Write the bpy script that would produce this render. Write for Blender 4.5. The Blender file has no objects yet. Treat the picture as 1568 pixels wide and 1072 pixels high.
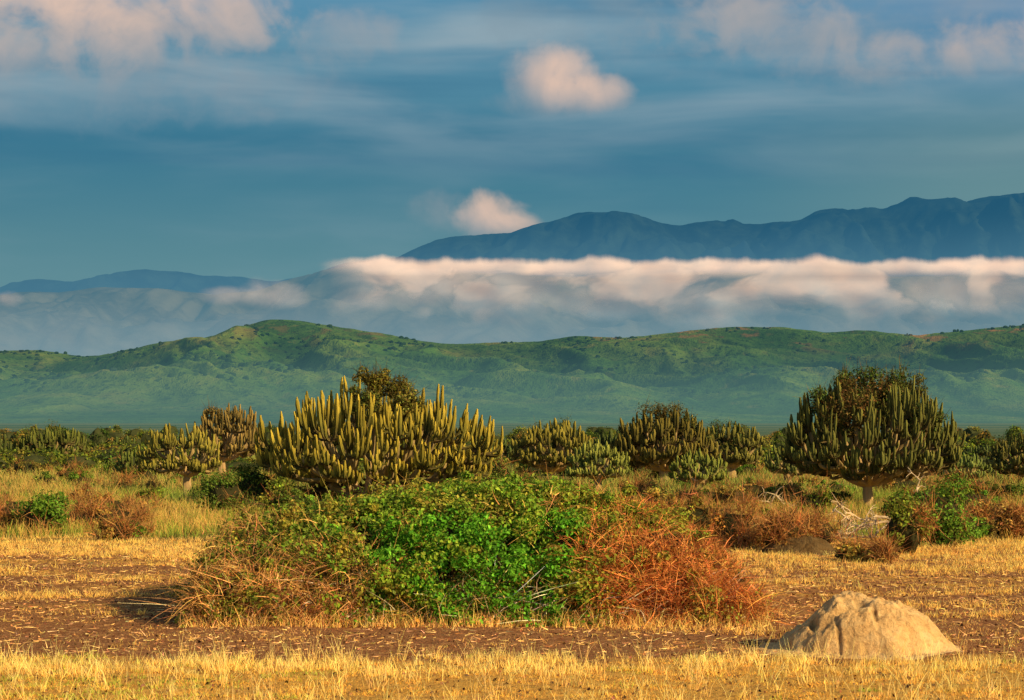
import bpy, math, numpy as np
from mathutils import Vector
rng=np.random.default_rng(7)
F=3537.0; CH=3.0; HY=640.0; CX=784.0
def PX(px,d): return (px-CX)*d/F
def PZ(py,d): return CH+(HY-py)*d/F
def GD(py): return F*CH/(py-HY)
def lin(r,g,b):
    f=lambda c:(c/255/12.92 if c/255<=0.04045 else ((c/255+0.055)/1.055)**2.4)
    return np.array([f(r),f(g),f(b)])
SR=math.radians(128); SE=math.radians(25)
SUN=np.array([math.sin(SR)*math.cos(SE),math.cos(SR)*math.cos(SE),math.sin(SE)])
# ---------- noise ----------
def perlin(x,y,seed=0):
    xi=np.floor(x).astype(np.int64); yi=np.floor(y).astype(np.int64)
    xf=x-xi; yf=y-yi
    def g(ix,iy,dx,dy):
        h=(ix*374761393+iy*668265263+seed*982451653)&0xffffffff
        h=((h^(h>>13))*1274126177)&0xffffffff
        a=((h^(h>>16))&0xffff)/65536.0*2*np.pi
        return np.cos(a)*dx+np.sin(a)*dy
    u=xf*xf*xf*(xf*(xf*6-15)+10); v=yf*yf*yf*(yf*(yf*6-15)+10)
    a=g(xi,yi,xf,yf); b=g(xi+1,yi,xf-1,yf); c=g(xi,yi+1,xf,yf-1); d=g(xi+1,yi+1,xf-1,yf-1)
    return (a+(b-a)*u+((c+(d-c)*u)-(a+(b-a)*u))*v)*1.5
def fbm(x,y,o=5,seed=0,ridged=False):
    s=0;a=1;t=0
    for i in range(o):
        n=perlin(x*2**i,y*2**i,seed+i*17)
        if ridged: n=1-2*np.sqrt(n*n+.004)
        s=s+n*a;t+=a;a*=0.5
    return s/t
# ---------- mesh accumulators ----------
class Acc:
    def __init__(s): s.v=[];s.f=[];s.c=[];s.n=0
    def add(s,v,f,c):
        s.v.append(v.astype(np.float32)); s.f.append((f+s.n).astype(np.int32)); s.c.append(c.astype(np.float32)); s.n+=len(v)
    def build(s,name,mat,smooth=False,parent=None):
        v=np.concatenate(s.v);f=np.concatenate(s.f);c=np.concatenate(s.c)
        me=bpy.data.meshes.new(name)
        me.vertices.add(len(v)); me.vertices.foreach_set('co',v.ravel())
        me.loops.add(f.size); me.loops.foreach_set('vertex_index',f.ravel())
        me.polygons.add(len(f)); me.polygons.foreach_set('loop_start',np.arange(0,f.size,4,dtype=np.int32))
        me.update(calc_edges=True)
        me.polygons.foreach_set('use_smooth',np.full(len(f),smooth))
        at=me.color_attributes.new('Col','FLOAT_COLOR','POINT')
        cc=np.ones((len(v),4),np.float32); cc[:,:3]=c; at.data.foreach_set('color',cc.ravel())
        me.materials.append(mat)
        ob=bpy.data.objects.new(name,me); bpy.context.scene.collection.objects.link(ob)
        if parent: ob.parent=parent
        return ob
def norm(a): return a/np.maximum(np.linalg.norm(a,axis=-1,keepdims=True),1e-9)
def ribbons(acc,P,D,L,W,bend,col,nseg=2,tipcol=None,taper=0.85):
    N=len(P); D=norm(D); L=np.broadcast_to(L,(N,)); W=np.broadcast_to(W,(N,))
    r=rng.normal(size=(N,3)); S=norm(np.cross(D,r))
    rows=[];cols=[]
    tipcol=col if tipcol is None else tipcol
    for i in range(nseg+1):
        t=i/nseg
        c=P+D*(L*t)[:,None]+bend*(L*t*t)[:,None]
        w=W*(1-taper*t)*0.5
        rows+= [c-S*w[:,None],c+S*w[:,None]]
        k=col*(1-t)+tipcol*t; cols+=[k,k]
    V=np.stack(rows,1); C=np.stack(cols,1); m=2*(nseg+1)
    b=(np.arange(N)*m)[:,None,None]
    q=np.array([[2*i,2*i+1,2*i+3,2*i+2] for i in range(nseg)])[None]
    acc.add(V.reshape(-1,3),(b+q).reshape(-1,4),C.reshape(-1,3))
def leaves(acc,P,Nrm,size,col,aspect=0.5):
    N=len(P); size=np.broadcast_to(size,(N,))
    n=norm(Nrm); a=norm(np.cross(n,rng.normal(size=(N,3)))); b=np.cross(n,a)
    s=size[:,None]
    V=np.stack([P-a*s*.5, P+b*s*aspect*.5+n*s*.08, P+a*s*.5, P-b*s*aspect*.5+n*s*.08],1)
    f=(np.arange(N)*4)[:,None]+np.arange(4)[None]
    acc.add(V.reshape(-1,3),f,np.repeat(col,4,axis=0))
def jit(col,N,a=0.25,h=0.12):
    col=np.broadcast_to(np.asarray(col,float),(N,3))
    return np.clip(col*(1+rng.normal(size=(N,1))*a)*(1+rng.normal(size=(N,3))*h),0.003,0.9)
def clump(acc,c,r,col,n,size,core=True):
    c=np.asarray(c,float); r=np.asarray(r,float)
    d=norm(rng.normal(size=(n,3)))
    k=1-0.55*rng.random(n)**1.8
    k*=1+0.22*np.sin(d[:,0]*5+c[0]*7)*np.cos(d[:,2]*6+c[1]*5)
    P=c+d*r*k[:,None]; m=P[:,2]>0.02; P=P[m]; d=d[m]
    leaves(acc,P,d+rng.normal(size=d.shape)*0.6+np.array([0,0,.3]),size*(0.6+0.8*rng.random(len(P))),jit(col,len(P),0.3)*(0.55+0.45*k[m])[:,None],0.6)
def lump(acc,c,r,col,nu=14,nv=8):
    th=np.linspace(0,np.pi,nv)[:,None]; ph=np.linspace(0,2*np.pi,nu,endpoint=False)[None]
    d=np.stack([np.sin(th)*np.cos(ph),np.sin(th)*np.sin(ph),np.cos(th)*np.ones_like(ph)],-1)
    k=1+0.25*perlin(d[...,0]*2+c[0]*3,d[...,1]*2+d[...,2]*2+c[1],3)
    V=np.asarray(c)+d*np.asarray(r)*k[...,None]
    f=[[i*nu+j,i*nu+(j+1)%nu,(i+1)*nu+(j+1)%nu,(i+1)*nu+j] for i in range(nv-1) for j in range(nu)]
    acc.add(V.reshape(-1,3),np.array(f),np.tile(np.asarray(col,float),(nu*nv,1)))
def sweep(acc,pts,rad,col,star=0.5,ns=8,side=None,phase=0.):
    n=len(pts); T=norm(np.gradient(pts,axis=0))
    if side is None: side=np.array([math.cos(phase),math.sin(phase),0.1])
    B=norm(side-T*(T@side)[:,None]); N=np.cross(T,B)
    a=np.arange(ns)/ns*2*np.pi+phase; rr=np.where(np.arange(ns)%2==0,1,star)
    V=pts[:,None,:]+(rad[:,None]*rr[None])[...,None]*(np.cos(a)[None,:,None]*N[:,None,:]+np.sin(a)[None,:,None]*B[:,None,:])
    i=np.arange(n-1)[:,None]; j=np.arange(ns)[None]
    f=np.stack([i*ns+j,i*ns+(j+1)%ns,(i+1)*ns+(j+1)%ns,(i+1)*ns+j],-1).reshape(-1,4)
    c=np.repeat(col[:,None,:],ns,1).copy(); c*=np.where(np.arange(ns)%2==0,1.3,0.55)[None,:,None] if star<0.7 else 1
    acc.add(V.reshape(-1,3),f,c.reshape(-1,3))
def bez(a,b,c,d,n):
    t=np.linspace(0,1,n)[:,None]; return a*(1-t)**3+3*b*t*(1-t)**2+3*c*t*t*(1-t)+d*t**3
# ---------- node helpers ----------
class NT:
    def __init__(s,nt): s.nt=nt; nt.nodes.clear()
    def n(s,t,**k):
        o=s.nt.nodes.new(t)
        for a,b in k.items(): setattr(o,a,b)
        return o
    def put(s,sock,v):
        if isinstance(v,bpy.types.NodeSocket): s.nt.links.new(v,sock)
        elif v is not None:
            if isinstance(v,(np.ndarray,list,tuple)):
                v=[float(x) for x in v]
                if len(sock.default_value)==4 and len(v)==3: v=v+[1]
            sock.default_value=v
    def m(s,op,a,b=None,c=None,clamp=False):
        o=s.n('ShaderNodeMath',operation=op,use_clamp=clamp); s.put(o.inputs[0],a); s.put(o.inputs[1],b)
        if c is not None: s.put(o.inputs[2],c)
        return o.outputs[0]
    def mix(s,f,a,b,bt='MIX'):
        o=s.n('ShaderNodeMix',data_type='RGBA',blend_type=bt); s.put(o.inputs[0],f); s.put(o.inputs[6],a); s.put(o.inputs[7],b); return o.outputs[2]
    def comb(s,x,y,z):
        o=s.n('ShaderNodeCombineXYZ'); s.put(o.inputs[0],x);s.put(o.inputs[1],y);s.put(o.inputs[2],z); return o.outputs[0]
    def sep(s,v):
        o=s.n('ShaderNodeSeparateXYZ'); s.put(o.inputs[0],v); return o.outputs
    def noise(s,v,scale,detail=4,rough=0.5,dist=0.):
        o=s.n('ShaderNodeTexNoise'); s.put(o.inputs['Vector'],v); o.inputs['Scale'].default_value=scale; o.inputs['Detail'].default_value=detail; o.inputs['Roughness'].default_value=rough; o.inputs['Distortion'].default_value=dist
        return o.outputs[0]
    def sstep(s,v,a,b,lo=0.,hi=1.):
        o=s.n('ShaderNodeMapRange',interpolation_type='SMOOTHSTEP'); s.put(o.inputs[0],v); s.put(o.inputs[1],a);s.put(o.inputs[2],b);s.put(o.inputs[3],lo);s.put(o.inputs[4],hi); return o.outputs[0]
    def ramp(s,f,stops):
        o=s.n('ShaderNodeValToRGB'); e=o.color_ramp.elements
        while len(e)<len(stops): e.new(0.5)
        for k,(p,c) in enumerate(stops): e[k].position=p; e[k].color=(*[float(x) for x in c],1)
        s.put(o.inputs[0],f); return o.outputs[0]
def newmat(name):
    m=bpy.data.materials.new(name); m.use_nodes=True; return m,NT(m.node_tree)
def out(t,sh):
    o=t.n('ShaderNodeOutputMaterial'); t.nt.links.new(sh,o.inputs[0])
def vegmat(name,transl=0.25,gain=1.):
    m,t=newmat(name)
    a=t.n('ShaderNodeAttribute',attribute_name='Col'); g=t.n('ShaderNodeNewGeometry')
    nz=t.noise(g.outputs['Position'],2.,1)
    c=t.mix(1.,a.outputs[0],t.mix(nz,(.65*gain,.65*gain,.65*gain),(1.4*gain,1.35*gain,1.2*gain)),'MULTIPLY')
    p=t.n('ShaderNodeBsdfDiffuse'); t.put(p.inputs[0],c)
    sh=p.outputs[0]
    if transl>0:
        tr=t.n('ShaderNodeBsdfTranslucent'); t.put(tr.inputs[0],c)
        mx=t.n('ShaderNodeMixShader'); mx.inputs[0].default_value=transl; t.nt.links.new(sh,mx.inputs[1]); t.nt.links.new(tr.outputs[0],mx.inputs[2]); sh=mx.outputs[0]
    out(t,sh); return m
M_leaf=vegmat('leaf',0.25,1.95); M_grass=vegmat('dry_grass',0.15,1.35); M_eup=vegmat('succulent_stem',0.,1.7); M_twig=vegmat('dry_twig',0.,1.45)
# ---------- camera ----------
sc=bpy.context.scene
cam=bpy.data.cameras.new('camera'); co=bpy.data.objects.new('camera',cam); sc.collection.objects.link(co)
co.location=(0,0,CH); co.rotation_euler=(math.pi/2,0,0)
cam.sensor_width=36; cam.lens=36*F/1568; cam.shift_y=(HY-536)/1568; cam.clip_end=90000; cam.clip_start=0.5
sc.camera=co
sc.view_settings.view_transform='Standard'; sc.view_settings.look='None'; sc.view_settings.exposure=0
# ---------- sun ----------
sl=bpy.data.lights.new('sun','SUN'); sl.energy=5.0; sl.angle=math.radians(0.6); sl.color=(1,.78,.42)
so=bpy.data.objects.new('sun',sl); sc.collection.objects.link(so); so.rotation_euler=Vector(SUN).to_track_quat('Z','Y').to_euler(); so.location=(50,-30,40)
# ---------- world ----------
w=bpy.data.worlds.new('World'); sc.world=w; w.use_nodes=True; t=NT(w.node_tree)
tc=t.n('ShaderNodeTexCoord'); X,Y,Z=t.sep(tc.outputs['Generated'])
U=t.m('MULTIPLY',t.m('ARCTAN2',X,Y),F/100); V=t.m('MULTIPLY',t.m('ARCSINE',Z),F/100)
UV=t.comb(U,V,0.)
def blob(t,U,V,px,py,rx,ry,warp,soft=(1.35,0.1)):
    u=t.m('DIVIDE',t.m('SUBTRACT',U,(px-CX)/100),rx/100); v=t.m('DIVIDE',t.m('SUBTRACT',V,(HY-py)/100),ry/100)
    d=t.m('ADD',t.m('ADD',t.m('MULTIPLY',u,u),t.m('MULTIPLY',v,v)),warp)
    return t.sstep(d,soft[0],soft[1]),v
grad=t.ramp(t.m('DIVIDE',V,8.),[(0,lin(112,146,150)),(.2,lin(102,144,152)),(.33,lin(86,134,147)),(.44,lin(70,125,145)),(.53,lin(58,118,144)),(.60,lin(78,132,156)),(.72,lin(86,140,166)),(.84,lin(82,140,174)),(1,lin(72,130,170))])
st=t.noise(t.comb(t.m('MULTIPLY',U,.22),t.m('MULTIPLY',V,1.1),3.),1.,4,.5,.3)
st2=t.noise(t.comb(t.m('MULTIPLY',U,.10),t.m('MULTIPLY',V,1.6),9.),1.2,3,.5,.2)
col=t.mix(t.m('MULTIPLY',t.sstep(st,.38,.75),t.sstep(V,3.4,5.6,.15,.8)),grad,lin(150,170,180))
col=t.mix(t.m('MULTIPLY',t.sstep(st2,.48,.75),t.sstep(V,2.5,5.2,.1,.45)),col,lin(52,108,140))
col=t.mix(t.m('MULTIPLY',t.sstep(U,2.5,7.8),t.sstep(V,2.2,3.4,.0,.35)),col,t.mix(t.sstep(V,3.8,6.2),lin(136,162,152),lin(60,116,172)))
wn=t.noise(UV,.9,5,.5,.5); wn2=t.noise(t.comb(U,t.m('MULTIPLY',V,1.2),5.),2.4,5,.55,.3)
warp=t.m('ADD',t.m('MULTIPLY',t.m('SUBTRACT',wn,.5),3.6),t.m('MULTIPLY',t.m('SUBTRACT',wn2,.5),1.8))
cream=lin(250,208,180); grey=lin(126,148,162)
for (px,py,rx,ry,s,tint,wk,sf) in [(120,110,420,100,.6,0.12,1,1.6),(960,25,280,70,.4,0.,1,1.6),(1260,60,340,95,.5,0.15,1,1.6),(60,70,190,84,.8,.7,1,1.7),(200,35,270,80,.85,.85,1,1.7),(520,60,110,44,.4,.5,1,1.6),
      (1180,40,180,90,.6,.5,1,1.7),(1470,92,200,46,.75,.55,1,1.7),(1570,80,80,44,.5,.6,1,1.6),
      (690,328,85,42,.35,.4,.9,1.4),(748,330,66,40,.85,1,.75,1.1),(792,345,50,24,.8,1,.6,1),(845,122,78,52,.92,1.,.5,.9),(902,148,76,32,.9,.95,.5,.9),(870,160,130,28,.5,.4,.5,1.6)]:
    m,v=blob(t,U,V,px,py,rx,ry,t.m('MULTIPLY',warp,wk),(1.2,-.45*sf))
    sh=t.m('ADD',t.m('MULTIPLY',v,.38),t.m('ADD',t.m('MULTIPLY',t.m('SUBTRACT',wn2,.5),1.2),.70),clamp=True)
    bc=t.mix(t.m('MULTIPLY',sh,tint),grey,cream)
    col=t.mix(t.m('MULTIPLY',m,s),col,bc)
sky=t.n('ShaderNodeTexSky',sky_type='NISHITA'); sky.sun_disc=False; sky.sun_elevation=SE; sky.sun_rotation=SR; sky.air_density=1.; sky.dust_density=1.5
b1=t.n('ShaderNodeBackground'); t.put(b1.inputs[0],sky.outputs[0]); b1.inputs[1].default_value=0.09
b2=t.n('ShaderNodeBackground'); t.put(b2.inputs[0],col); b2.inputs[1].default_value=1.
mx=t.n('ShaderNodeMixShader'); t.put(mx.inputs[0],t.sstep(V,8.,20.)); t.nt.links.new(b2.outputs[0],mx.inputs[1]); t.nt.links.new(b1.outputs[0],mx.inputs[2])
o=t.n('ShaderNodeOutputWorld'); t.nt.links.new(mx.outputs[0],o.inputs[0])
try: w.cycles.sampling_method='MANUAL'; w.cycles.sample_map_resolution=256
except Exception: pass
# ---------- haze painted on as emission mixed over a surface ----------
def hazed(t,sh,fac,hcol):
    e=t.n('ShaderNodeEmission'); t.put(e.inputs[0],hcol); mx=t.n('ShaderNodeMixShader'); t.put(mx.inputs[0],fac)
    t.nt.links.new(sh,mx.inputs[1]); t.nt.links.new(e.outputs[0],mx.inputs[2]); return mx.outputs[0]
def grid(name,xs,ys,zf,mat,smooth=True,cf=None,extra=None):
    Xg,Yg=np.meshgrid(xs,ys); Zg=zf(Xg,Yg); nx=len(xs); ny=len(ys)
    i=np.arange(ny-1)[:,None]; j=np.arange(nx-1)[None]
    f=np.stack([i*nx+j,i*nx+j+1,(i+1)*nx+j+1,(i+1)*nx+j],-1).reshape(-1,4)
    a=Acc(); V3=np.stack([Xg,Yg,Zg],-1).reshape(-1,3); C=np.ones_like(V3) if cf is None else cf(Xg,Yg,Zg).reshape(-1,3)
    a.add(V3,f,C)
    if extra: extra(a)
    return a.build(name,mat,smooth)
# ---------- ground ----------
def gz(x,y):
    near=np.exp(-np.maximum(y-60,0)/40.)
    return near*(0.05*fbm(x*.35,y*.35,4,5)+0.022*fbm(x*3.,y*3.,3,9))
m,t=newmat('savanna_soil'); g=t.n('ShaderNodeNewGeometry'); P=g.outputs['Position']; X,Y,Z=t.sep(P)
n1=t.noise(P,.45,5,.6); n2=t.noise(P,5.,6,.7); n3=t.noise(P,26.,3,.7); ns=t.noise(t.comb(t.m('MULTIPLY',X,.35),Y,0.),.55,5,.6)
soil=t.ramp(n2,[(.25,(.24,.10,.042)),(.5,(.50,.23,.098)),(.75,(.68,.38,.16))])
soil=t.mix(t.sstep(n3,.35,.7),t.mix(1.,soil,(.58,.53,.5),'MULTIPLY'),soil)
straw=t.ramp(n3,[(.3,(.62,.27,.05)),(.6,(.88,.50,.11)),(.8,(.9,.62,.18))])
edge=t.m('ADD',Y,t.m('MULTIPLY',t.m('SUBTRACT',n1,.5),4.))
g1=t.sstep(edge,29.0,28.0)
g2=t.m('MULTIPLY',t.sstep(ns,.48,.6),t.sstep(n2,.4,.56))
g2=t.m('MULTIPLY',g2,t.sstep(edge,33.,42.,0.0,.9))
gm=t.m('MAXIMUM',t.m('MULTIPLY',g1,t.sstep(n2,.3,.6,.45,1.)),g2)
c=t.mix(gm,soil,straw)
far=t.mix(t.noise(P,.12,5,.6),(.15,.17,.04),(.36,.23,.07))
c=t.mix(t.sstep(edge,52.,60.),c,far)
plain=t.mix(t.sstep(t.noise(t.comb(t.m('MULTIPLY',X,.15),Y,0.),.006,5,.6),.4,.65),(.06,.11,.04),(.20,.20,.08))
c=t.mix(t.sstep(Y,150.,400.),c,plain)
p=t.n('ShaderNodeBsdfDiffuse'); t.put(p.inputs[0],c)
bp=t.n('ShaderNodeBump'); bp.inputs['Strength'].default_value=.9; bp.inputs['Distance'].default_value=.08; t.put(bp.inputs['Height'],t.m('ADD',n2,t.m('MULTIPLY',n3,.4))); t.put(p.inputs['Normal'],bp.outputs[0])
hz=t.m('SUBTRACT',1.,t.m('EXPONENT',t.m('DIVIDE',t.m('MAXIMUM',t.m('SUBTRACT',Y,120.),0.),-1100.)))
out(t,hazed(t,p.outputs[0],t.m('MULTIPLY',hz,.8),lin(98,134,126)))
xs=np.concatenate([-np.geomspace(30000,22,40),np.arange(-20,20.01,.12),np.geomspace(22,30000,40)])
ys=np.concatenate([[-3000,-300,-50,0,10],np.arange(18,60,.15),np.geomspace(60.5,40000,160)])
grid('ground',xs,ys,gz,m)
# ---------- mountains / hills ----------
def prof(pts,d,base=None):
    p=np.array(pts,float); return lambda x: np.interp(x,(p[:,0]-CX)*d/F,CH+(HY-p[:,1])*d/F)
def smoothprof(f,x,s):
    return sum(f(x+k*s)*w for k,w in zip((-2,-1,0,1,2),(.1,.2,.4,.2,.1)))
HP=[(-900,520),(-500,545),(-250,520),(0,537),(60,535),(130,546),(220,535),(300,519),(350,508),(405,488),(450,489),(520,500),(600,512),(650,523),(700,526),(780,523),(830,522),(880,513),(950,517),(1000,512),(1060,505),(1110,500),(1200,500),(1270,509),(1320,504),(1400,513),(1480,505),(1568,497),(1700,490),(1900,510),(2300,495),(2600,520)]
hf=prof(HP,3000)
def spurs(x,y):
    wx=x+90*fbm(x*.0025,y*.0025,3,31)+0.25*(y-3000)
    return fbm(wx*.0050,y*.0010,4,11,True), fbm(wx*.019,y*.005,4,23,True)
def hillz(x,y):
    tt=np.clip((y-1250)/(3000-1250),0,1.6)
    H=smoothprof(hf,x,8.)
    r=np.where(tt<1,np.clip(tt,0,1)**1.75,np.maximum(1-(tt-1)*1.4,0.1))
    sp,sp2=spurs(x,y)
    env=np.clip(tt*(1.0-tt)*4,0,1)*(tt<1.)
    z=H*r+H*env*(0.52*(sp-.4)+0.08*sp2)*np.clip((tt-.1)*1.6,0,1)
    z+=8*np.clip(fbm(x*.003,y*.003,3,41)+.1,0,1)*np.clip((y-1300)/400,0,1)*np.clip((2600-y)/600,0,1)
    e2=1.3*fbm(x*.05,y*.03,4,77)*np.clip(tt,0,1)
    lim=CH+(H-CH)*np.where(tt<1,y/3000,1)-.2
    k=2.5; z=np.where(tt<1,lim-k*np.log1p(np.exp(np.clip((lim-z)/k,-30,30))),z)
    return np.where(tt<=0,-4,np.maximum(z+e2,-.5+tt*20))-.3
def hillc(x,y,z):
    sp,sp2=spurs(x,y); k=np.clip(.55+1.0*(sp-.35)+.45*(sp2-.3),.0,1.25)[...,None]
    return np.array([.45,.62,.62])*(1-k)+np.array([1.55,1.5,1.1])*k  # painted relief shading: gullies darkened and cooled, spurs lightened and warmed
m,t=newmat('hill_grassland'); g=t.n('ShaderNodeNewGeometry'); P=g.outputs['Position']; X,Y,Z=t.sep(P)
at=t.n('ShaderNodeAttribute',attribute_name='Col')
Pa=t.comb(X,t.m('MULTIPLY',Y,.4),Z)
a=t.noise(Pa,.009,5,.65,.4); b=t.noise(Pa,.04,5,.7); cN=t.noise(Pa,.16,3,.8)
c=t.ramp(a,[(.3,(.03,.08,.022)),(.45,(.06,.13,.025)),(.58,(.115,.175,.035)),(.72,(.19,.17,.05))])
c=t.mix(t.sstep(b,.50,.66,0.,.7),c,(.022,.06,.022))
c=t.mix(t.sstep(b,.44,.3,0.,.5),c,(.21,.175,.06))
c=t.mix(t.sstep(cN,.55,.63,0.,.8),c,(.012,.035,.014))
c=t.mix(t.m('MULTIPLY',t.m('MULTIPLY',t.sstep(t.noise(Pa,.02,4,.6),.54,.64),t.sstep(Z,70.,115.,0.,.8)),t.sstep(X,-200.,300.,.35,1.)),c,(.36,.17,.065))
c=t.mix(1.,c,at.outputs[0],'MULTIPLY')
p=t.n('ShaderNodeBsdfDiffuse'); t.put(p.inputs[0],c)
bp=t.n('ShaderNodeBump'); bp.inputs['Strength'].default_value=.7; bp.inputs['Distance'].default_value=6.; t.put(bp.inputs['Height'],t.m('ADD',b,t.m('MULTIPLY',cN,.3))); t.put(p.inputs['Normal'],bp.outputs[0])
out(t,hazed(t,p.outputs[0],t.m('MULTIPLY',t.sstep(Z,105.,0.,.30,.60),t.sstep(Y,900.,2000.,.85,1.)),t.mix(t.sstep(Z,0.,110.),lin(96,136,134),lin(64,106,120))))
def hilltrees(a):
    n=2400; y=rng.uniform(1900,3000,n); y[:150]=rng.uniform(2970,3005,150); x=rng.uniform(-.27,.27,n)*y; k=fbm(x*.006,y*.004,3,121)+.05*(y>2950)>.03; x=x[k];y=y[k]; z=hillz(x,y)
    for X_,Y_,Z_ in zip(x,y,z):
        s=rng.uniform(.9,2.4); lump(a,[X_,Y_,Z_+s*.4],[s*rng.uniform(1,1.8),s*1.2,s],(.25,.34,.4),8,5)
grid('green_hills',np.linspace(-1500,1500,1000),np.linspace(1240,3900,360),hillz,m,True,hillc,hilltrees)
MP=[(-1500,430),(-600,440),(-200,455),(0,452),(60,446),(100,449),(160,440),(250,442),(330,452),(400,445),(440,430),(480,420),(540,408),(620,412),(760,420),(900,425),(1100,415),(1300,425),(1568,420),(2200,430),(3000,440)]
FP=[(-1500,440),(-300,450),(0,440),(20,432),(50,427),(90,429),(130,433),(160,425),(225,412),(260,416),(300,420),(370,425),(430,431),(470,425),(540,402),(610,395),(640,380),(670,367),(720,360),(780,358),(830,342),(880,328),(910,327),(935,323),(970,327),(1000,340),(1040,346),(1080,338),(1120,337),(1150,342),(1190,340),(1225,337),(1250,325),(1300,312),(1350,315),(1400,301),(1430,306),(1452,302),(1470,311),(1500,303),(1568,295),(1700,285),(2000,320),(2500,360),(3200,400)]
def mz(pf,d0,dr,seed,amp,am2):
    f=prof(pf,dr)
    def z(x,y):
        tt=(y-d0)/(dr-d0); H=smoothprof(f,x,dr*.0009)
        r=np.where(tt<1,np.clip(tt,0,1)**1.3,np.maximum(1-(tt-1)*2.,0.05))
        k=10000./dr
        wx=x+300*fbm(x*.0006*k,y*.0006*k,3,seed+5)
        sp=fbm(wx*.0016*k,y*.0006*k,6,seed,True)
        env=np.clip(tt*(1.03-tt)*4.5,0,1)*(tt<1.03)
        e2=H*am2*fbm(x*.008*k,y*.002*k,4,seed+3)
        zz=H*r*(1+env*amp*(sp-.2))+e2
        return np.minimum(zz,CH+(H-CH)*np.clip(y/dr,0,1)+e2)
    return z
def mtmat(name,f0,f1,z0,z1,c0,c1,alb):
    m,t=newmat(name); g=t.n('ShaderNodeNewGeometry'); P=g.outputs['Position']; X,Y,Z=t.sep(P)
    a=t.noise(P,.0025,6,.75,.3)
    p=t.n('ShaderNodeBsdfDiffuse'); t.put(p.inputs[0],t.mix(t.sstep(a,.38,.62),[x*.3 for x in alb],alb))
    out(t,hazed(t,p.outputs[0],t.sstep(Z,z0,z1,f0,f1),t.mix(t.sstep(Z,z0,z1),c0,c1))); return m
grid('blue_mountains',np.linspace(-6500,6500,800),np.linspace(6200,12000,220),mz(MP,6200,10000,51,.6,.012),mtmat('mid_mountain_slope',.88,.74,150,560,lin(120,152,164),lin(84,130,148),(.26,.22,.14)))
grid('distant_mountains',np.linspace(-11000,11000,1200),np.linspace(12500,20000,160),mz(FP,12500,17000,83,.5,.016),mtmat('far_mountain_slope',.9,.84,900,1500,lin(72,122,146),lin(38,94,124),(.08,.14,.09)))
# ---------- low clouds ----------
def cloudmat():
    m,t=newmat('low_cloud'); uv=t.n('ShaderNodeUVMap',uv_map='UVMap'); U,V,_=t.sep(uv.outputs[0])
    UV=t.comb(t.m('MULTIPLY',U,.6),V,0.)
    wn=t.noise(UV,1.1,4,.5,.5); wn2=t.noise(UV,2.6,4,.5,.4); lmp=t.noise(t.comb(U,0.,0.),1.2,4,.5)
    top=t.m('ADD',2.26,t.m('MULTIPLY',lmp,.42))
    mtop=t.sstep(V,t.m('ADD',top,t.m('MULTIPLY',t.m('SUBTRACT',wn2,.4),.14)),t.m('SUBTRACT',top,.12))
    mb=t.sstep(t.m('ADD',V,t.m('MULTIPLY',t.m('SUBTRACT',wn,.5),1.7)),1.2,2.15)
    ml=t.sstep(t.m('ADD',U,t.m('MULTIPLY',t.m('SUBTRACT',wn,.5),2.)),-3.1,-2.1)
    core=t.sstep(V,2.05,2.35)
    hole=t.m('MAXIMUM',t.sstep(wn,.38,.54,.15,1.),core)
    A=t.m('MULTIPLY',t.m('MULTIPLY',mtop,mb),t.m('MULTIPLY',ml,hole))
    warp=t.m('ADD',t.m('MULTIPLY',t.m('SUBTRACT',wn,.5),2.8),t.m('MULTIPLY',t.m('SUBTRACT',wn2,.5),1.6))
    for (px,py,rx,ry,s) in [(408,456,58,28,.9),(345,453,40,16,.7),(8,460,26,14,.7),(570,457,44,20,.75),(640,450,74,24,.65),(690,432,64,36,.85),(1080,462,140,28,.8),(930,460,120,28,.7),(1490,452,150,36,.75),(790,440,84,36,.75)]:
        b,_v=blob(t,U,V,px,py,rx,ry,warp,(1.3,-.7)); A=t.m('MAXIMUM',A,t.m('MULTIPLY',b,s))
    mist=t.m('MULTIPLY',t.sstep(V,1.8,1.35),.16)
    A=t.m('MAXIMUM',A,t.m('MULTIPLY',mist,t.m('MULTIPLY',t.sstep(V,.6,1.2),t.sstep(wn,.3,.6,.3,1.))))
    p=t.n('ShaderNodeBsdfDiffuse'); sh=t.m('ADD',t.sstep(V,1.3,2.4,.0,.78),t.m('MULTIPLY',t.m('SUBTRACT',wn2,.42),1.1),clamp=True)
    t.put(p.inputs[0],t.mix(sh,(.12,.15,.19),(.50,.44,.44)))
    e=t.n('ShaderNodeEmission'); t.put(e.inputs[0],t.mix(sh,lin(118,144,156),lin(184,146,134))); e.inputs[1].default_value=.76  # glow stands in for scattered light; bright top and grey underside are painted
    ad=t.n('ShaderNodeAddShader'); t.nt.links.new(p.outputs[0],ad.inputs[0]); t.nt.links.new(e.outputs[0],ad.inputs[1])
    tr=t.n('ShaderNodeBsdfTransparent'); mx=t.n('ShaderNodeMixShader'); t.put(mx.inputs[0],t.m('MULTIPLY',A,.96))
    t.nt.links.new(tr.outputs[0],mx.inputs[1]); t.nt.links.new(ad.outputs[0],mx.inputs[2]); out(t,mx.outputs[0]); return m
D=6000.; us=np.linspace(-14,14,420); vs=np.linspace(.6,2.8,50); Ug,Vg=np.meshgrid(us,vs)
Yg=D+24*fbm(Ug*.9,Vg*2.0,2,61)+70*np.abs(Vg-2.2)
V3=np.stack([Ug*100*D/F,Yg,CH+Vg*100*D/F],-1).reshape(-1,3); nx=420
i=np.arange(49)[:,None]; j=np.arange(419)[None]; f=np.stack([i*nx+j,i*nx+j+1,(i+1)*nx+j+1,(i+1)*nx+j],-1).reshape(-1,4)
a=Acc(); a.add(V3,f,np.ones_like(V3)); cb=a.build('low_cloud_bank',cloudmat(),True)
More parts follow.
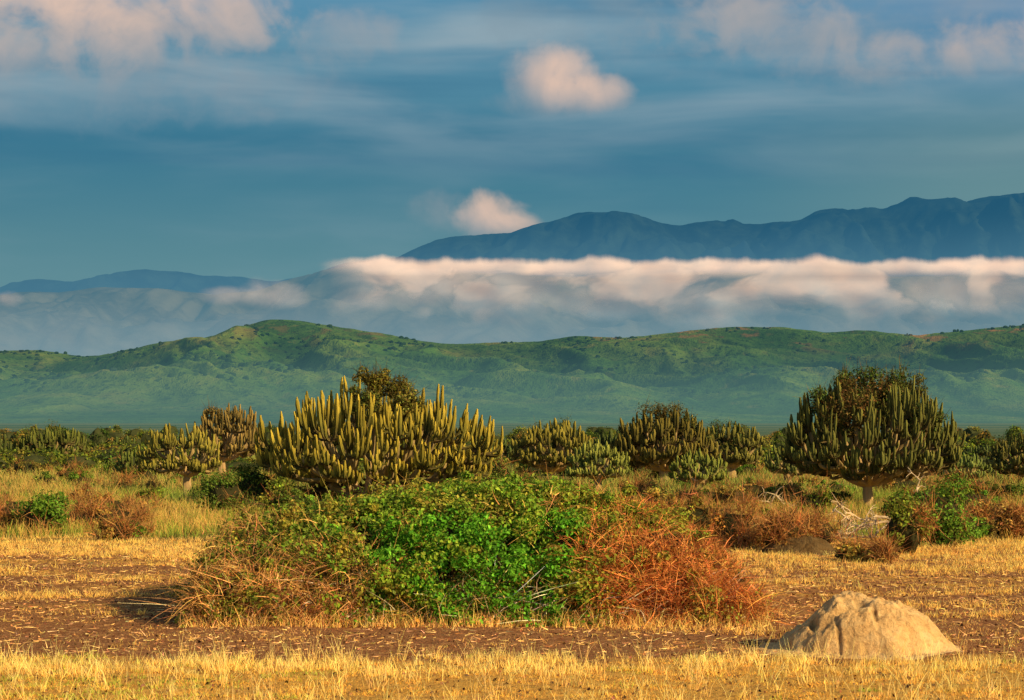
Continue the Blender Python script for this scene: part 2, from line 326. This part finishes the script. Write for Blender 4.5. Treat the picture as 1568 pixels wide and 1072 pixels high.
uvl=cb.data.uv_layers.new(name='UVMap'); li=f.ravel(); uvl.data.foreach_set('uv',np.stack([Ug.ravel()[li],Vg.ravel()[li]],-1).astype(np.float32).ravel())
# ---------- euphorbia ----------
def kmeans(P,k,it=6):
    C=P[rng.choice(len(P),k,replace=False)]
    for _ in range(it):
        l=np.argmin(((P[:,None]-C[None])**2).sum(-1),1)
        for q in range(k):
            if (l==q).any(): C[q]=P[l==q].mean(0)
    return C,l
def euphorbia(x0,x1,ytop,ybase,nst,srad=0.07,trunk=0.0,px_tr=None,green=(.085,.095,.022),tip=(.36,.27,.06),d=None,tall=.34,shellseed=0,bulge=.13):
    d=d or GD(ybase); cx=PX((x0+x1)/2,d); R=(x1-x0)/2*d/F*.99; H=PZ(ytop,d)
    bx=PX(px_tr,d) if px_tr else cx; base=np.array([bx,d,0.]); a=Acc()
    zc=H*max(.48,trunk+.30); Hh=H-zc; zlow=(trunk+.16)*H
    n=nst; ph=np.arange(n)*2.39996+rng.random(n)*.6; ct=1-(np.arange(n)+.5)/n*1.8
    ct=np.clip(ct+rng.normal(size=n)*.06,-.85,1); stt=np.where(ct>0,np.sqrt(1-ct**2)**.9,np.sqrt(np.clip(1-ct**2,0,1))**1.25)
    u=rng.random(n); sh=np.where(u<.55,1.,np.where(u<.8,.86,.68))
    sh=sh*(1+rng.normal(size=n)*.04)*(1+bulge*1.5*perlin(np.cos(ph)*stt*1.9+shellseed,np.sin(ph)*stt*1.9+ct*1.5,shellseed+4))
    zt=np.where(ct>0,Hh*np.abs(ct)**.9,-(zc-zlow)*np.abs(ct)**1.1)
    tips=np.stack([cx+R*stt*np.cos(ph)*sh,d+R*.9*stt*np.sin(ph)*sh,zc+zt*sh],-1)
    fork=base+np.array([0,0,H*(.06+trunk)])
    tips[:,2]=np.maximum(tips[:,2],fork[2]+.06*H)
    k2=max(6,n//5); C2,l2=kmeans(tips,k2); k1=max(4,min(12,k2//4)); C1,l1=kmeans(C2,k1)
    woody=np.array([.30,.20,.10]); green=np.array(green); tip=np.array(tip)
    q=bez(base-[0,0,.1],base+[0,0,.2*H*.4],fork-[0.05,0,.1],fork+[0,0,.1],8)
    sweep(a,q,np.linspace(srad*3.8,srad*3.,8),np.tile(woody,(8,1)),.9,10)
    up=np.array([0,0,1.])
    N1=[];
    for c in C1:
        v=c-fork; nd=fork+v*np.array([.48,.48,.34]); nd[2]=max(nd[2],fork[2]+.02*H); N1.append(nd)
        q=bez(fork,fork+v*np.array([.25,.25,.05])+[0,0,.05],nd-v*.1-[0,0,.1*H*.3],nd,9)
        q+=rng.normal(size=3)*.03
        sweep(a,q,np.linspace(srad*2.2,srad*1.6,9),np.tile(woody,(9,1)),.85,8,phase=rng.random()*6)
    N2=[]
    for i_,c in enumerate(C2):
        s=N1[l1[i_]]; v=c-s; nd=s+v*np.array([.78,.78,.52]); nd[2]=min(nd[2],c[2]-.34*tall*H); nd[2]=max(nd[2],.06*H+trunk*H); N2.append(nd)
        q=bez(s,s+v*np.array([.5,.5,.05]),nd-up*.12*H*.5,nd,8)
        cc=woody*.65+green*.35
        sweep(a,q,np.linspace(srad*1.5,srad*1.,8),np.tile(cc,(8,1)),.75,8,phase=rng.random()*6)
    for i_ in range(n):
        s=N2[l2[i_]]; e=tips[i_]; v=e-s; L=np.linalg.norm(v)
        h=v*np.array([1,1,0]); up2=norm(up+norm(h)*.10+rng.normal(size=3)*.07)
        ln=min(max(L*.62,.2*tall*H),max(.8*L,.25))
        m_=12; q=bez(s,s+h*.8+up*(-.03),e-up2*ln,e,m_)
        tt=np.linspace(0,1,m_)
        r=srad*(.85+.18*np.sin(tt*np.pi*.6))*(1+.15*np.sin(tt*22+rng.random()*6)); r[-1]*=.4; r[-2]*=.95
        r*=(.78+.4*rng.random())
        kk=np.clip((tt[:,None]-.35)/.65,0,1)**2; g=green*(1+rng.normal()*.22)
        cl=woody*.45*(1-tt[:,None])**2+g*(1-(1-tt[:,None])**2)*(.45+.55*tt[:,None]); cl=cl*(1-kk*.75)+tip*kk*.75*(.45+.8*rng.random())  # bases painted darker as shade; yellow tips carry flowers and painted sunlight
        sweep(a,q,r,cl,.45,8,phase=rng.random()*6)
        for _z in range(rng.integers(0,3)):
            j=rng.integers(4,8); s2=q[j]; off=rng.normal(size=3)*[1,1,0]; off=norm(off)*srad*rng.uniform(2.6,4.2); e2=s2+off+up*max(L*rng.uniform(.22,.42),.2)
            q2=bez(s2,s2+off*.9,e2-up*L*.2,e2,7); r2=srad*.85*np.array([.8,.95,1,1,.95,.85,.35]); c2=cl[5:12]
            sweep(a,q2,r2,c2,.45,8,phase=rng.random()*6)
    return a.build('euphorbia_tree',M_eup)
T=euphorbia
big=T(400,752,588,776,640,.056,px_tr=560,green=(.075,.085,.018),tip=(.50,.36,.05),shellseed=3)
T(1205,1466,576,778,620,.052,trunk=.12,px_tr=1330,green=(.055,.065,.018),tip=(.17,.16,.04),shellseed=8,bulge=.08)
T(213,342,646,757,190,.050,trunk=.2,px_tr=287,green=(.08,.09,.02),tip=(.36,.28,.05),shellseed=1,bulge=.08)
T(300,408,618,732,210,.058,trunk=.2,px_tr=340,green=(.10,.08,.028),tip=(.30,.20,.06),shellseed=2)
T(20,132,650,712,170,.08,green=(.06,.08,.02),tip=(.15,.15,.03),shellseed=5,trunk=.08,bulge=.08)
T(-75,18,652,716,130,.08,green=(.05,.07,.02),tip=(.10,.11,.03),shellseed=6)
T(138,174,674,706,40,.09,green=(.05,.06,.02),tip=(.08,.09,.03))
T(170,214,665,704,40,.09,green=(.05,.07,.02),tip=(.08,.10,.03))
T(175,225,688,738,60,.06,green=(.06,.09,.02),tip=(.12,.13,.03))
T(785,914,643,738,260,.068,green=(.075,.08,.02),tip=(.29,.23,.04),shellseed=7,trunk=.12,bulge=.08)
T(866,966,674,754,160,.055,trunk=.2,green=(.08,.11,.025),tip=(.30,.29,.06),shellseed=9,bulge=.08)
T(940,1094,626,738,340,.07,green=(.055,.055,.016),tip=(.21,.16,.035),shellseed=10,trunk=.1,bulge=.08)
T(1078,1164,648,732,170,.07,green=(.055,.065,.018),tip=(.21,.18,.04),shellseed=11,trunk=.12)
T(1028,1114,688,754,100,.055,green=(.08,.11,.025),tip=(.26,.26,.05),shellseed=12,trunk=.15)
T(1168,1246,676,744,90,.06,green=(.07,.09,.02),tip=(.16,.16,.05),shellseed=13,trunk=.15)
T(748,802,670,720,70,.07,green=(.045,.07,.02),tip=(.09,.11,.03),shellseed=14)
T(1438,1514,693,748,90,.06,green=(.09,.13,.03),tip=(.2,.22,.06),shellseed=15,trunk=.15)
T(1510,1640,662,744,240,.062,green=(.055,.06,.018),tip=(.19,.16,.04),shellseed=16,trunk=.12,bulge=.08)
T(905,960,655,716,70,.08,green=(.045,.06,.02),tip=(.08,.10,.03),shellseed=17)
T(1480,1530,680,715,50,.08,green=(.045,.06,.02),tip=(.08,.10,.03),shellseed=18)
def climber(specs,name='climbing_vine'):
    a=Acc()
    for (px,py,d,r,col,n) in specs:
        c=np.array([PX(px,d),d,PZ(py,d)])
        for _ in range(n):
            cc=c+np.clip(rng.normal(size=3),-1.5,1.5)*r*np.array([.55,.4,.42]); clump(a,cc,[r*.42,r*.42,r*.32],np.array(col)*(1+.2*rng.normal()),150,.085)
            k=12; ribbons(a,np.repeat(cc[None],k,0)-[0,0,.2],rng.normal(size=(k,3))*.5+[0,0,1],rng.uniform(.4,.8,k),.03,rng.normal(size=(k,3))*.2,jit((.08,.06,.02),k),2)
    return a.build(name,M_leaf)
dB=GD(776); dR=GD(778)
climber([(570,585,dB,.55,(.13,.11,.02),14),(596,592,dB,.65,(.12,.11,.02),16),(555,612,dB-1,.5,(.08,.09,.02),12),(622,614,dB-1,.5,(.14,.13,.03),12)])
climber([(1348,600,dR,.95,(.06,.085,.02),26),(1275,616,dR-.5,.7,(.05,.075,.02),14),(1384,598,dR,.6,(.09,.09,.025),14),(1310,622,dR-1,1.1,(.12,.075,.025),18),(1310,592,dR,.7,(.06,.09,.02),14),(1410,640,dR-1,.7,(.05,.07,.02),10)])
climber([(1010,648,GD(738),1.1,(.09,.075,.02),24),(1055,662,GD(738),1.0,(.06,.07,.02),14),(975,664,GD(738),.9,(.06,.06,.02),12),(340,642,GD(732),.7,(.12,.09,.03),14),(850,668,GD(736),1.0,(.06,.07,.02),12),(1120,668,GD(732),.9,(.05,.07,.02),12),(80,675,GD(712),1.4,(.06,.08,.02),14),(1565,688,GD(744),1.1,(.06,.08,.02),14)])
# ---------- main thicket ----------
BM=34.3
def bush_top(px): return np.interp(px,[280,292,315,345,400,440,480,560,640,700,770,850,930,1010,1050,1090,1130,1160,1172],[950,870,815,802,794,786,774,758,746,742,742,748,762,776,792,828,862,915,955])
def hx(X,Y):
    yc=37.2; ry=4.1
    px=X/BM*F+CX; h=PZ(bush_top(px),36.)*(1+.15*fbm(X*.9,Y*.9,4,55)); k=np.clip(1-np.abs((Y-yc)/ry)**2.4,0,1)**.36
    return np.clip(h,0.12,None)*k
aL=Acc(); aT=Acc()
def bcol(px,py):
    u=rng.random()
    if px<400+rng.normal()*40: return ((.13,.14,.022) if u<.6 else (.28,.16,.035))
    if px<555+rng.normal()*30:
        if py<860: return (.12,.17,.022) if u<.65 else (.22,.18,.03)
        return (.30,.16,.04) if u<.6 else (.14,.16,.022)
    if px<880+rng.normal()*40:
        if py<790: return (.13,.20,.022) if u<.6 else (.20,.19,.03)
        return (.085,.215,.018) if u<.72 else ((.17,.23,.025) if u<.92 else (.20,.15,.03))
    if py<820 or px<925: return (.17,.18,.025) if u<.65 else (.28,.18,.03)
    return (.30,.125,.035) if u<.75 else (.20,.17,.03)
for _ in range(5200):
    px=rng.uniform(285,1168); Y=rng.uniform(33.2,41.2); X=PX(px,BM)
    h=hx(X,Y)
    if h<.2: continue
    zf=rng.random()
    z=h*(1-.92*zf**1.1) if Y<35.4 else h*(1-.2*rng.random())
    if float(fbm(np.array(X*1.5+z*.6),np.array(z*1.9+Y*.5),3,66))<-.18: continue
    r=rng.uniform(.10,.32); z=max(z-r*.7,.05)+(rng.uniform(.05,.25) if rng.random()<.12 else 0)
    if Y>38.5 and z<h*.6: continue
    ppx=X*F/Y+CX; ppy=HY+(CH-z)*F/Y; col=bcol(ppx,ppy); dry=col[0]>col[1]*1.35
    if dry:
        n=24; c=np.array([X,Y,z]); P=c+rng.normal(size=(n,3))*r*.5; P[:,2]=np.abs(P[:,2])
        Dv=rng.normal(size=(n,3))*.7+[0,-.25,.55]
        ribbons(aT,P,Dv,rng.uniform(.12,.42,n),.012,rng.normal(size=(n,3))*.3+[0,0,-.2],jit((.42,.155,.05) if ppx>850 else (.42,.22,.08),n,.45),3)
        clump(aL,c,[r,r,r*.8],col,60,.035)
    else:
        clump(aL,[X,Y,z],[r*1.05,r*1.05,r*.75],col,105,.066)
for px in np.arange(325,1135,22):
    for Y in (35.6,37.2,39.):
        X=PX(px,BM); h=hx(np.array(X),np.array(Y))
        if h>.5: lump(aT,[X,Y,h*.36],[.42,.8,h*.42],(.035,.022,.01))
def twigzone(px0,px1,n,col,y0=33.3,y1=34.6,Lm=(.25,.75),zf=.6,wd=.012):
    px=rng.uniform(px0,px1,n); Y=rng.uniform(y0,y1,n); X=(px-CX)*BM/F; h=hx(X,Y)
    P=np.stack([X,Y,h*rng.random(n)*zf],-1)
    Dv=rng.normal(size=(n,3))*[.9,.6,.5]+[0,-.35,.6]
    ribbons(aT,P,Dv,rng.uniform(*Lm,n),wd,rng.normal(size=(n,3))*.3+[0,0,-.35],jit(col,n,.5),4)
twigzone(300,570,3200,(.46,.24,.085),zf=.75); twigzone(880,1150,4300,(.46,.17,.05),zf=.85); twigzone(560,880,1500,(.34,.22,.06),zf=.35)
twigzone(310,1140,700,(.80,.64,.42),zf=.5,Lm=(.3,.8),wd=.015)
twigzone(290,1165,2000,(.48,.30,.08),34.5,38.5,(.3,.65),1.0)
n=9000; px=rng.uniform(285,1172,n); X=(px-CX)*34./F; Y=33.0+rng.random(n)*.9
ribbons(aT,np.stack([X,Y,np.zeros(n)],-1),rng.normal(size=(n,3))*.3+[0,0,1],rng.uniform(.05,.28,n)*(.4+.9*rng.random(n)),.01,rng.normal(size=(n,3))*.25,jit((.62,.38,.12),n,.3),2)
bush=bpy.data.objects.new('thicket_bush',None); sc.collection.objects.link(bush)
aL.build('bush_leaves',M_leaf,parent=bush); aT.build('bush_twigs',M_twig,parent=bush)
# ---------- mid shrubs ----------
def shrub_into(a,X,d,W,H,col,dry,dens=1.,ls=.07):
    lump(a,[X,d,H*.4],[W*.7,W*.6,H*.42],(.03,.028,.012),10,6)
    k=int((12+9*W*H)*dens)
    for _ in range(k):
        v=norm(rng.normal(size=3)); v[2]=abs(v[2]); v[1]=-abs(v[1]) if rng.random()<.7 else v[1]
        r=rng.uniform(.14,.34)*max(.5,min(H,1.6)); c=np.array([X,d,H*.1])+v*[W*.85,W*.8,H*.8]*rng.uniform(.7,1.18)
        cc=np.array(col)*(1+rng.normal()*.25)
        if rng.random()<dry:
            n=50; P=c+rng.normal(size=(n,3))*r*.5
            ribbons(a,P,rng.normal(size=(n,3))*.7+[0,-.1,.6],rng.uniform(.2,.6,n),.018,rng.normal(size=(n,3))*.3,jit((.27,.13,.045),n,.4),2)
            clump(a,c,[r,r,r*.8],(.22,.12,.035),50,ls*.7)
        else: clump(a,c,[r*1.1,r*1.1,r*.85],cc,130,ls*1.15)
def shrub(px,ybase,wpx,hpx,col,dry=0.):
    d=GD(ybase); a=Acc(); shrub_into(a,PX(px,d),d,wpx*d/F/2,hpx*d/F,col,dry); return a.build('shrub',M_leaf)
G1=(.10,.18,.022);G2=(.13,.155,.022);G3=(.085,.12,.02);O1=(.26,.19,.04)
for s in [(65,818,80,62,G1,.1),(10,815,60,50,(.2,.12,.03),.5),(195,822,75,32,G1,.1),(160,800,60,26,G2,.2),(345,790,90,62,G3,.05),(390,775,90,60,G3,.0),(440,785,70,50,G2,.1),
          (335,765,50,36,G3,.1),(110,740,80,26,G2,.1),(40,730,80,26,(.16,.12,.03),.2),(180,728,50,22,G3,.1),(440,790,90,40,G3,.1),(500,795,80,36,G3,.1),
          (1060,835,110,70,(.2,.15,.03),.5),(1130,840,100,70,(.26,.13,.03),.8),(1195,845,90,62,(.24,.12,.03),.8),(1250,840,80,50,(.3,.15,.04),.8),(1010,800,80,50,O1,.4),
          (1385,848,80,80,G2,.2),(1440,835,90,95,G1,.05),(1375,800,60,50,G1,.1),(1250,790,70,40,G2,.2),(1420,800,90,60,G3,.1),(1500,812,60,42,(.24,.14,.04),.7),(1545,825,70,58,(.22,.13,.04),.6),
          (1300,858,60,22,O1,.5),(1350,860,70,22,O1,.5),(1485,775,60,40,G2,.2),(1540,770,70,34,G3,.2),(980,770,70,34,(.2,.15,.04),.4),(1120,780,80,36,(.22,.16,.04),.4),(1210,770,60,34,G3,.2),(880,768,80,20,G3,.2),(800,756,90,26,G3,.2),(765,752,50,50,G3,.1),(1050,772,60,22,G2,.3),(1155,758,60,26,G3,.1),
          (1275,775,50,26,G2,.1),(1395,778,60,30,G2,.1),(1465,770,60,46,G1,.1)]:
    shrub(*s)
a=Acc()
for _ in range(170):
    d=GD(rng.uniform(728,832)); px=rng.uniform(-250,1820); 
    if 290<px<1100 and d<62: continue
    if 230<px<345 and d<95: continue
    if 1230<px<1440 and d<85: continue
    pal=[G1,G2,G3,G1,(.19,.18,.03),(.24,.15,.035),(.30,.19,.05)]; col=pal[rng.integers(7)]
    shrub_into(a,PX(px,d),d,rng.uniform(.4,1.2),rng.uniform(.25,.75),col,.6 if col[0]>.2 else .1,.8)
a.build('low_bushes',M_leaf)
a=Acc()
for _ in range(640):
    d=GD(rng.uniform(670,730)); X=rng.uniform(-.36,.36)*d; W=rng.uniform(.6,2.2); H=rng.uniform(.5,1.4)*(1+.6*(d>190))
    col=[G3,G2,G2,(.06,.10,.02),(.19,.17,.03),(.20,.13,.03)][rng.integers(6)]
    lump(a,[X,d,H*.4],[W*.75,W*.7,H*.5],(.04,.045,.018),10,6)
    for _k in range(9):
        v=norm(rng.normal(size=3)); v[2]=abs(v[2]); clump(a,np.array([X,d,H*.1])+v*[W*.8,W*.8,H*.75],[.55,.5,.42],np.array(col)*(.85+rng.normal()*.25),60,.18)
a.build('background_scrub',M_leaf)
# ---------- grasses ----------
def scatter(n,y0,y1,marg=.28,pw=1.):
    Y=y0+(y1-y0)*rng.random(n)**pw; X=(rng.random(n)*2-1)*Y*marg; return X,Y
def tufts(acc,X,Y,nb,h,wd,col,tip,spread=.35,rad=.03,nseg=2):
    n=len(X); s=np.repeat(np.arange(n),nb); N=len(s); hh=np.broadcast_to(h,(n,))[s]*rng.uniform(.5,1.2,N)
    c=jit(col,n,.2,.08)[s]; tp=jit(tip,n,.2,.08)[s]
    r=rng.normal(size=(N,3))*[rad,rad,0]
    P=np.stack([X[s],Y[s],gz(X[s],Y[s])-.01],-1)+r
    ribbons(acc,P,rng.normal(size=(N,3))*spread*[1,1,.2]+[0,0,1],hh,np.broadcast_to(wd,(n,))[s] if np.ndim(wd) else wd,rng.normal(size=(N,3))*.22*[1,1,.2],c,nseg,tp)
a=Acc()
X,Y=scatter(12000,21,30.2); k=fbm(X*.5,Y*.5,3,71); edge=Y+k*2.; m_=(edge<28.5+.25*rng.normal(size=len(X)))&(fbm(X*1.1,Y*1.6,3,75)>-.10); X,Y=X[m_],Y[m_]
tufts(a,X,Y,8,rng.uniform(.02,.06,len(X)),.009,(.66,.32,.055),(.90,.54,.12),.6,.05)
ky=np.exp(-((Y+k[m_]*2.-27.8)/.7)**2)
m_=(rng.random(len(Y))<.85*ky+.05); tufts(a,X[m_],Y[m_],9,rng.uniform(.07,.19,m_.sum()),.009,(.80,.48,.11),(.92,.74,.27),.3,.05)
X,Y=scatter(450,22.5,29.2); tufts(a,X,Y,6,rng.uniform(.2,.42,450),.007,(.68,.44,.12),(.9,.74,.3),.25,.03)
X,Y=scatter(3000,23,29,.28); m_=((X<-3.0)&(fbm(X*.6,Y*.9,2,5)>0))|(fbm(X*.6,Y*.9,2,8)>.32); tufts(a,X[m_],Y[m_],8,.07,.01,(.24,.32,.04),(.52,.50,.09),.5,.05)
a.build('golden_grass',M_grass)
a=Acc()
X,Y=scatter(28000,30,58,.27); k=fbm(X*.16,Y*.5,4,91); right=np.clip((X/Y-.04)*6,0,1); mk=k+.20*right+.28*np.clip((Y-44)/9,-.9,1)>.15+rng.normal(size=len(X))*.09
X,Y=X[mk],Y[mk]; tufts(a,X,Y,7,rng.uniform(.05,.17,len(X)),.012,(.66,.36,.08),(.90,.62,.19),.45,.06)
X,Y=scatter(9000,29.5,52,.27); mk=fbm(X*.4,Y*.9,3,96)>-.08; tufts(a,X[mk],Y[mk],5,rng.uniform(.03,.08,mk.sum()),.011,(.58,.31,.09),(.84,.52,.17),.7,.06)
a.build('sparse_dry_grass',M_grass)
a=Acc()
def tall(n,y0,y1,col,tip,h0,h1,wd,seed,thr,nb=8,xr=None):
    X,Y=scatter(n,y0,y1,.27); mk=fbm(X*.12,Y*.1,3,seed)>thr
    if xr: mk&=((X/Y*F+CX)>xr[0])&((X/Y*F+CX)<xr[1])
    X,Y=X[mk],Y[mk]; tufts(a,X,Y,nb,rng.uniform(h0,h1,len(X)),wd,col,tip,.3,.12)
tall(6000,56,80,(.38,.24,.06),(.64,.40,.11),.2,.5,.016,101,-.1)
tall(8000,58,92,(.17,.22,.035),(.32,.36,.06),.2,.45,.02,102,-.15)
tall(6000,62,115,(.32,.22,.06),(.58,.38,.11),.35,.75,.022,103,-.15,xr=(-400,330))
tall(4500,62,115,(.38,.19,.06),(.54,.30,.10),.25,.6,.022,104,-.05,xr=(950,2000))
tall(8000,85,190,(.15,.19,.04),(.30,.32,.07),.3,.6,.035,105,-.3)
tall(4000,85,200,(.26,.17,.05),(.46,.31,.09),.3,.6,.035,106,.05)
a.build('tall_savanna_grass',M_grass)
# ---------- litter ----------
a=Acc(); N_=18000; X,Y=scatter(N_,29,55,.27); P=np.stack([X,Y,gz(X,Y)+.012],-1); ribbons(a,P,rng.normal(size=(N_,3))*[1,1,.15],rng.uniform(.04,.16,N_),.013,np.zeros((N_,3)),jit((.62,.37,.15),N_,.4),1)
X,Y=scatter(7000,24,50,.27); P=np.stack([X,Y,gz(X,Y)+.01],-1); leaves(a,P,rng.normal(size=(7000,3))+[0,0,.5],rng.uniform(.02,.07,7000),jit((.15,.07,.035),7000,.4),.8)
a.build('ground_litter',M_twig)
# ---------- termite mounds ----------
m,t=newmat('termite_clay'); g=t.n('ShaderNodeNewGeometry'); P=g.outputs['Position']
n2=t.noise(P,4.,6,.7); n3=t.noise(P,16.,5,.8)
at=t.n('ShaderNodeAttribute',attribute_name='Col')
c=t.ramp(n2,[(.3,(.66,.36,.13)),(.5,(.84,.51,.205)),(.7,(.9,.60,.28))]); c=t.mix(t.sstep(n3,.52,.32,0.,.5),c,(.44,.22,.09)); c=t.mix(1.,c,at.outputs[0],'MULTIPLY')
p=t.n('ShaderNodeBsdfDiffuse'); t.put(p.inputs[0],c)
bp=t.n('ShaderNodeBump'); bp.inputs['Strength'].default_value=.8; bp.inputs['Distance'].default_value=.06; t.put(bp.inputs['Height'],t.m('ADD',n2,t.m('MULTIPLY',n3,.6))); t.put(p.inputs['Normal'],bp.outputs[0]); out(t,p.outputs[0])
def mound(X0,Y0,W,Dp,H,tint,detail=1.,profile=None,seed=0):
    xs=np.linspace(-1.35,1.35,340); ys=np.linspace(-1.35,1.35,240); U,Vv=np.meshgrid(xs,ys)
    wob=fbm(U*1.6,Vv*1.6,4,seed+200)
    r=np.sqrt(U**2+Vv**2)*(1+.18*wob)
    hp=np.interp(U,*profile) if profile else np.ones_like(U)
    side=np.clip(1-np.abs(r)**2.6,0,1)**.8
    z=H*hp*side
    rid=fbm(U*2.6+.4*wob,Vv*2.6,3,seed+210,True)
    z+=side*detail*(.06*(rid-.3)+.10*fbm(U*2.3,Vv*2.3,3,seed+215)+.05*fbm(U*7,Vv*7,4,seed+220))
    z+=np.clip(1.28-r,0,.3)*.12*(1+fbm(U*5,Vv*5,3,seed+240))
    col=np.ones(U.shape+(3,))*tint*(np.clip(.9+.2*rid,.75,1.1))[...,None]
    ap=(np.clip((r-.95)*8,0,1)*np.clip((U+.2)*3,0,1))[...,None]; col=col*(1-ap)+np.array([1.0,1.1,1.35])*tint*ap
    if profile:
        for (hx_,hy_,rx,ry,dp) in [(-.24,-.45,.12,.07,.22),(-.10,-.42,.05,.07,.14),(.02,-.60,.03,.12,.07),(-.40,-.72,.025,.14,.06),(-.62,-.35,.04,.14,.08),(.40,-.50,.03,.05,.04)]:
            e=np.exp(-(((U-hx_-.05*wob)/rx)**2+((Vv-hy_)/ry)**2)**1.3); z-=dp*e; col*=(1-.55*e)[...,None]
    z=z-.02+np.where(r>1.27,-.06,0)
    zz=np.stack([X0+U*W,Y0+Vv*Dp,z],-1).reshape(-1,3); nx=340
    i=np.arange(239)[:,None]; j=np.arange(339)[None]; f=np.stack([i*nx+j,i*nx+j+1,(i+1)*nx+j+1,(i+1)*nx+j],-1).reshape(-1,4)
    a=Acc(); a.add(zz,f,col.reshape(-1,3)); return a.build('termite_mound',m,True)
dM=30.1
mound(PX(1325,dM),dM,1.16,1.0,.60,1.,1.,([-1.2,-1,-.85,-.66,-.5,-.36,-.1,.05,.2,.55,.8,1,1.2],[.25,.4,.62,.74,.92,1.1,1.1,1.06,1.06,.98,.78,.5,.3]),14)
mound(PX(1225,51.5),51.5,.85,.7,.34,.2,.5,None,7)  # shaded soil lump; the low tint paints its shade into the clay colour
# ---------- dead fallen branches ----------
a=Acc()
def branch(p0,dirv,L,r,depth):
    q=[np.array(p0,float)]; dv=norm(np.array(dirv,float)); 
    for i in range(9):
        dv=norm(dv+rng.normal(size=3)*.2+[0,0,-.03]); q.append(q[-1]+dv*L/9); q[-1][2]=max(q[-1][2],.12)
    q=np.array(q); sweep(a,q,np.linspace(r,r*.35,10),jit((.48,.36,.23),10,.1,.03),.9,6,phase=rng.random()*6)
    if depth>0:
        for _ in range(4):
            i=rng.integers(2,8); branch(q[i],dv+rng.normal(size=3)*.8,L*.5,r*.55,depth-1)
d0=GD(828)
for px,dv,L,z0 in [(1355,(-.9,-.2,.22),1.7,.5),(1360,(-.7,-.3,.4),1.4,.55),(1345,(-1,.0,.1),1.6,.5),(1335,(-.9,-.3,-.05),1.3,.45),(1365,(-.5,-.3,-.1),1.3,.6),(1300,(-.8,0,.25),.9,.5)]:
    branch([PX(px,d0),d0-.5,z0],dv,L,.035,2)
d1=GD(785)
branch([PX(1180,d1),d1,.1],(.2,-.1,.9),1.0,.045,2); branch([PX(1255,d1),d1,.4],(-.9,-.1,.2),1.3,.04,2); branch([PX(1400,d1),d1,.2],(.3,-.1,.8),1.1,.04,2)
a.build('dead_branches',M_twig)
